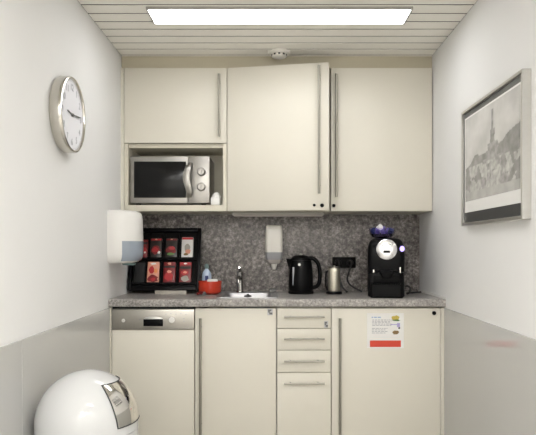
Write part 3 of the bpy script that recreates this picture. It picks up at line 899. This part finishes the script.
for i, (ax, ay, az, rot, mn) in enumerate(spots):
    mb = MB().lathe(cap_prof, (0, 0, 0), 20)
    mb.xf(Matrix.Translation((gx + ax, gy + ay, GZ + az)) @ Matrix.Rotation(R(rot), 4, 'Y') @ Matrix.Rotation(R(rot * .7 + 10), 4, 'X'))
    tag(obj('coffee_capsule', mb, M[mn]), '%s coffee capsule %s of the glass bowl' % (cn[mn], wh[i]) if i < 6 else 'white coffee capsule lying on top of the purple capsules', 'capsule', 'capsules in the glass bowl')

# ------------------------------------------------------------------ wall clock
CY, CZ, CR = 2.60, 1.747, .161
t = thing('wall_clock', (XL, CY, CZ), 'round silver wall clock with a white face on the left wall', 'clock')
def onwall(mb):  # local: x = right along +Y, y = up, z = out of the wall
    return mb.xf(Matrix.Translation((XL + .0005, CY, CZ)) @ Matrix(((0, 0, 1, 0), (1, 0, 0, 0), (0, 1, 0, 0), (0, 0, 0, 1))))
obj('case', onwall(MB().lathe([(CR - .012, 0), (CR - .005, .004), (CR, .012), (CR, .046), (CR - .003, .053), (CR - .007, .055), (CR - .011, .053), (CR - .013, .047), (CR - .013, .040)], (0, 0, 0), 72, caps=False)), M['clocksteel'], t)
obj('face', onwall(MB().lathe([(CR - .0133, .030), (CR - .0133, .044), (0, .044)], (0, 0, 0), 64)), M['clockface'], t)
nm = MB()
for h in range(1, 13):
    a = R(90 - h * 30)
    nm.text(str(h), .040, Matrix.Translation((.116 * math.cos(a), .116 * math.sin(a), .0445)))
for m_ in range(60):
    a = R(m_ * 6)
    q = MB()
    n0 = len(nm.bm.verts)
    l = .006
    nm.box(.139, .139 + l, -.0007, .0007, .0441, .0446)
    nm.bm.verts.ensure_lookup_table()
    bmesh.ops.transform(nm.bm, matrix=Matrix.Rotation(a, 4, 'Z'), verts=nm.bm.verts[n0:])
obj('numerals', onwall(nm), M['ink'], t)
def hand(name, ang, l, w_, z, m):
    mb = MB().prism([(-.018, -w_ * .6), (l * .8, -w_), (l, 0), (l * .8, w_), (-.018, w_ * .6)], 'Z', z, z + .0015)
    mb.xf(Matrix.Rotation(R(ang), 4, 'Z'))
    obj(name, onwall(mb), m, t)
hand('hour_hand', 90 - 9.24 * 30, .066, .0042, .0455, M['mount'])
hand('minute_hand', 90 - 14.2 * 6, .108, .0032, .048, M['mount'])
obj('centre_pin', onwall(MB().lathe([(.007, .0442), (.007, .051), (0, .052)], (0, 0, 0), 20)), M['mount'], t)

# ------------------------------------------------------------------ framed picture on the right wall
PY0, PY1, PZ0, PZ1 = 2.224, 2.952, 1.286, 1.835
XF = XR - .0005
t = thing('framed_picture', (XR, 2.595, PZ0), 'silver framed black and white print of a monument on the right wall', 'picture')
fw, fd = .013, .034
f = MB()
f.box(XF - fd, XF, PY0, PY0 + fw, PZ0, PZ1, .0015, 1)
f.box(XF - fd, XF, PY1 - fw, PY1, PZ0, PZ1, .0015, 1)
f.box(XF - fd, XF, PY0 + fw, PY1 - fw, PZ0, PZ0 + fw, .0015, 1)
f.box(XF - fd, XF, PY0 + fw, PY1 - fw, PZ1 - fw, PZ1, .0015, 1)
obj('frame', f, M['steel'], t)
obj('mount', MB().box(XF - .022, XF - .004, PY0 + fw, PY1 - fw, PZ0 + .062, PZ1 - fw), M['mount'], t)
o = obj('lower_mount', MB().box(XF - .0225, XF - .004, PY0 + fw, PY1 - fw, PZ0 + fw, PZ0 + .062), M['mountblack'], t)
o['label'] = 'black strip along the bottom'
sy0, sy1, sz0, sz1 = PY0 + .030, PY1 - .030, PZ0 + .062, PZ1 - .038
obj('print_sheet', MB().box(XF - .0235, XF - .0222, sy0, sy1, sz0, sz1), M['paper'], t)
# the picture surface: u = 0 at the far end (left in the photo) .. 1 near, v up
NU, NV = 110, 84
iy0, iy1, iz0, iz1 = sy1 - .010, sy0 + .010, sz0 + .052, sz1 - .008
g = MB()
g.grid(lambda u, v: Vector((XF - .0240, iy0 + (iy1 - iy0) * u, iz0 + (iz1 - iz0) * v)), NU, NV)
def shade(u, v):
    nz = lambda s, k: noise.fractal((u * s, v * s * .75, k), 1.0, 2.0, 4)
    c = .52 + .16 * nz(4, 3) + .05 * v                                   # cloudy sky
    hill = .50 + .30 * max(0, u - .50) + .05 * nz(5, 8) - .10 * (u < .2) * (.2 - u) * 5
    if v < hill: c = .19 + .09 * nz(14, 1) + .04 * (1 - v)
    # stepped monument with a spire
    du = abs(u - .55)
    wid = .018 if v > .72 else (.040 if v > .58 else (.085 if v > .42 else (.17 if v > .22 else .27)))
    wid *= 1 + .35 * nz(16, 5)
    if v < .93 and du < wid: c = .28 + .16 * nz(20, 2) - .06 * (v > .58)
    # statues and foam at its foot
    if v < .40 and nz(9, 11) > .12 - .25 * (abs(u - .4) < .3): c = .42 + .20 * nz(24, 4)
    if v < .10: c = .40 + .08 * nz(12, 6)
    return max(.08, min(.72, c))
al = g.bm.verts.layers.float_color.new('print')
for v_ in g.bm.verts:
    u = (v_.co.y - iy0) / (iy1 - iy0)
    vv = (v_.co.z - iz0) / (iz1 - iz0)
    q = shade(u, vv)
    v_[al] = (q, q * .985, q * .96, 1)
obj('photograph', g, vcol_mat('print_grey', 'print'), t)

# ------------------------------------------------------------------ dome waste bin
BX, BY, BZ, BR = -.704, 2.30, .531, .1885
t = thing('dome_bin', (BX, BY, 0), 'glossy white dome shaped waste bin with a chrome flap, by the left wall', 'bin')
obj('base', MB().lathe([(.150, .0005), (.158, .006), (.158, .035), (.150, .045)], (BX, BY, 0), 56), M['blackm'], t)
prof = [(.148, .0455), (.156, .07), (.172, .20), (.182, .36), (BR - .0015, .455), (BR, .50)]
obj('body', MB().lathe(prof, (BX, BY, 0), 72), M['whitegloss'], t)
prof = [(BR, .502)] + [(BR * math.cos(a), BZ + BR * math.sin(a)) for a in [R(90 * i / 28) for i in range(28)]] + [(0, BZ + BR)]
obj('dome_lid', MB().lathe(prof, (BX, BY, 0), 96), M['whitegloss'], t)
def vis(u, v, r):
    el = R(1 + 51 * v)
    az = R((-1 + 2 * u) * (37 + 8 * v) - 2.5)
    return Vector((BX + r * math.cos(el) * math.cos(az), BY + r * math.cos(el) * math.sin(az), BZ + r * math.sin(el)))
fl = obj('flap', MB().grid(lambda u, v: vis(u, v, BR + .0022), 28, 20), M['chrome'], t)
fl['label'] = 'curved chrome push flap'
bord = [vis(i / 24, 0, BR + .002) for i in range(24)] + [vis(1, i / 16, BR + .002) for i in range(16)] + [vis(1 - i / 24, 1, BR + .002) for i in range(24)] + [vis(0, 1 - i / 16, BR + .002) for i in range(16)]
obj('flap_rim', MB().tube(bord, .0024, 8, closed=True), M['mountblack'], t)
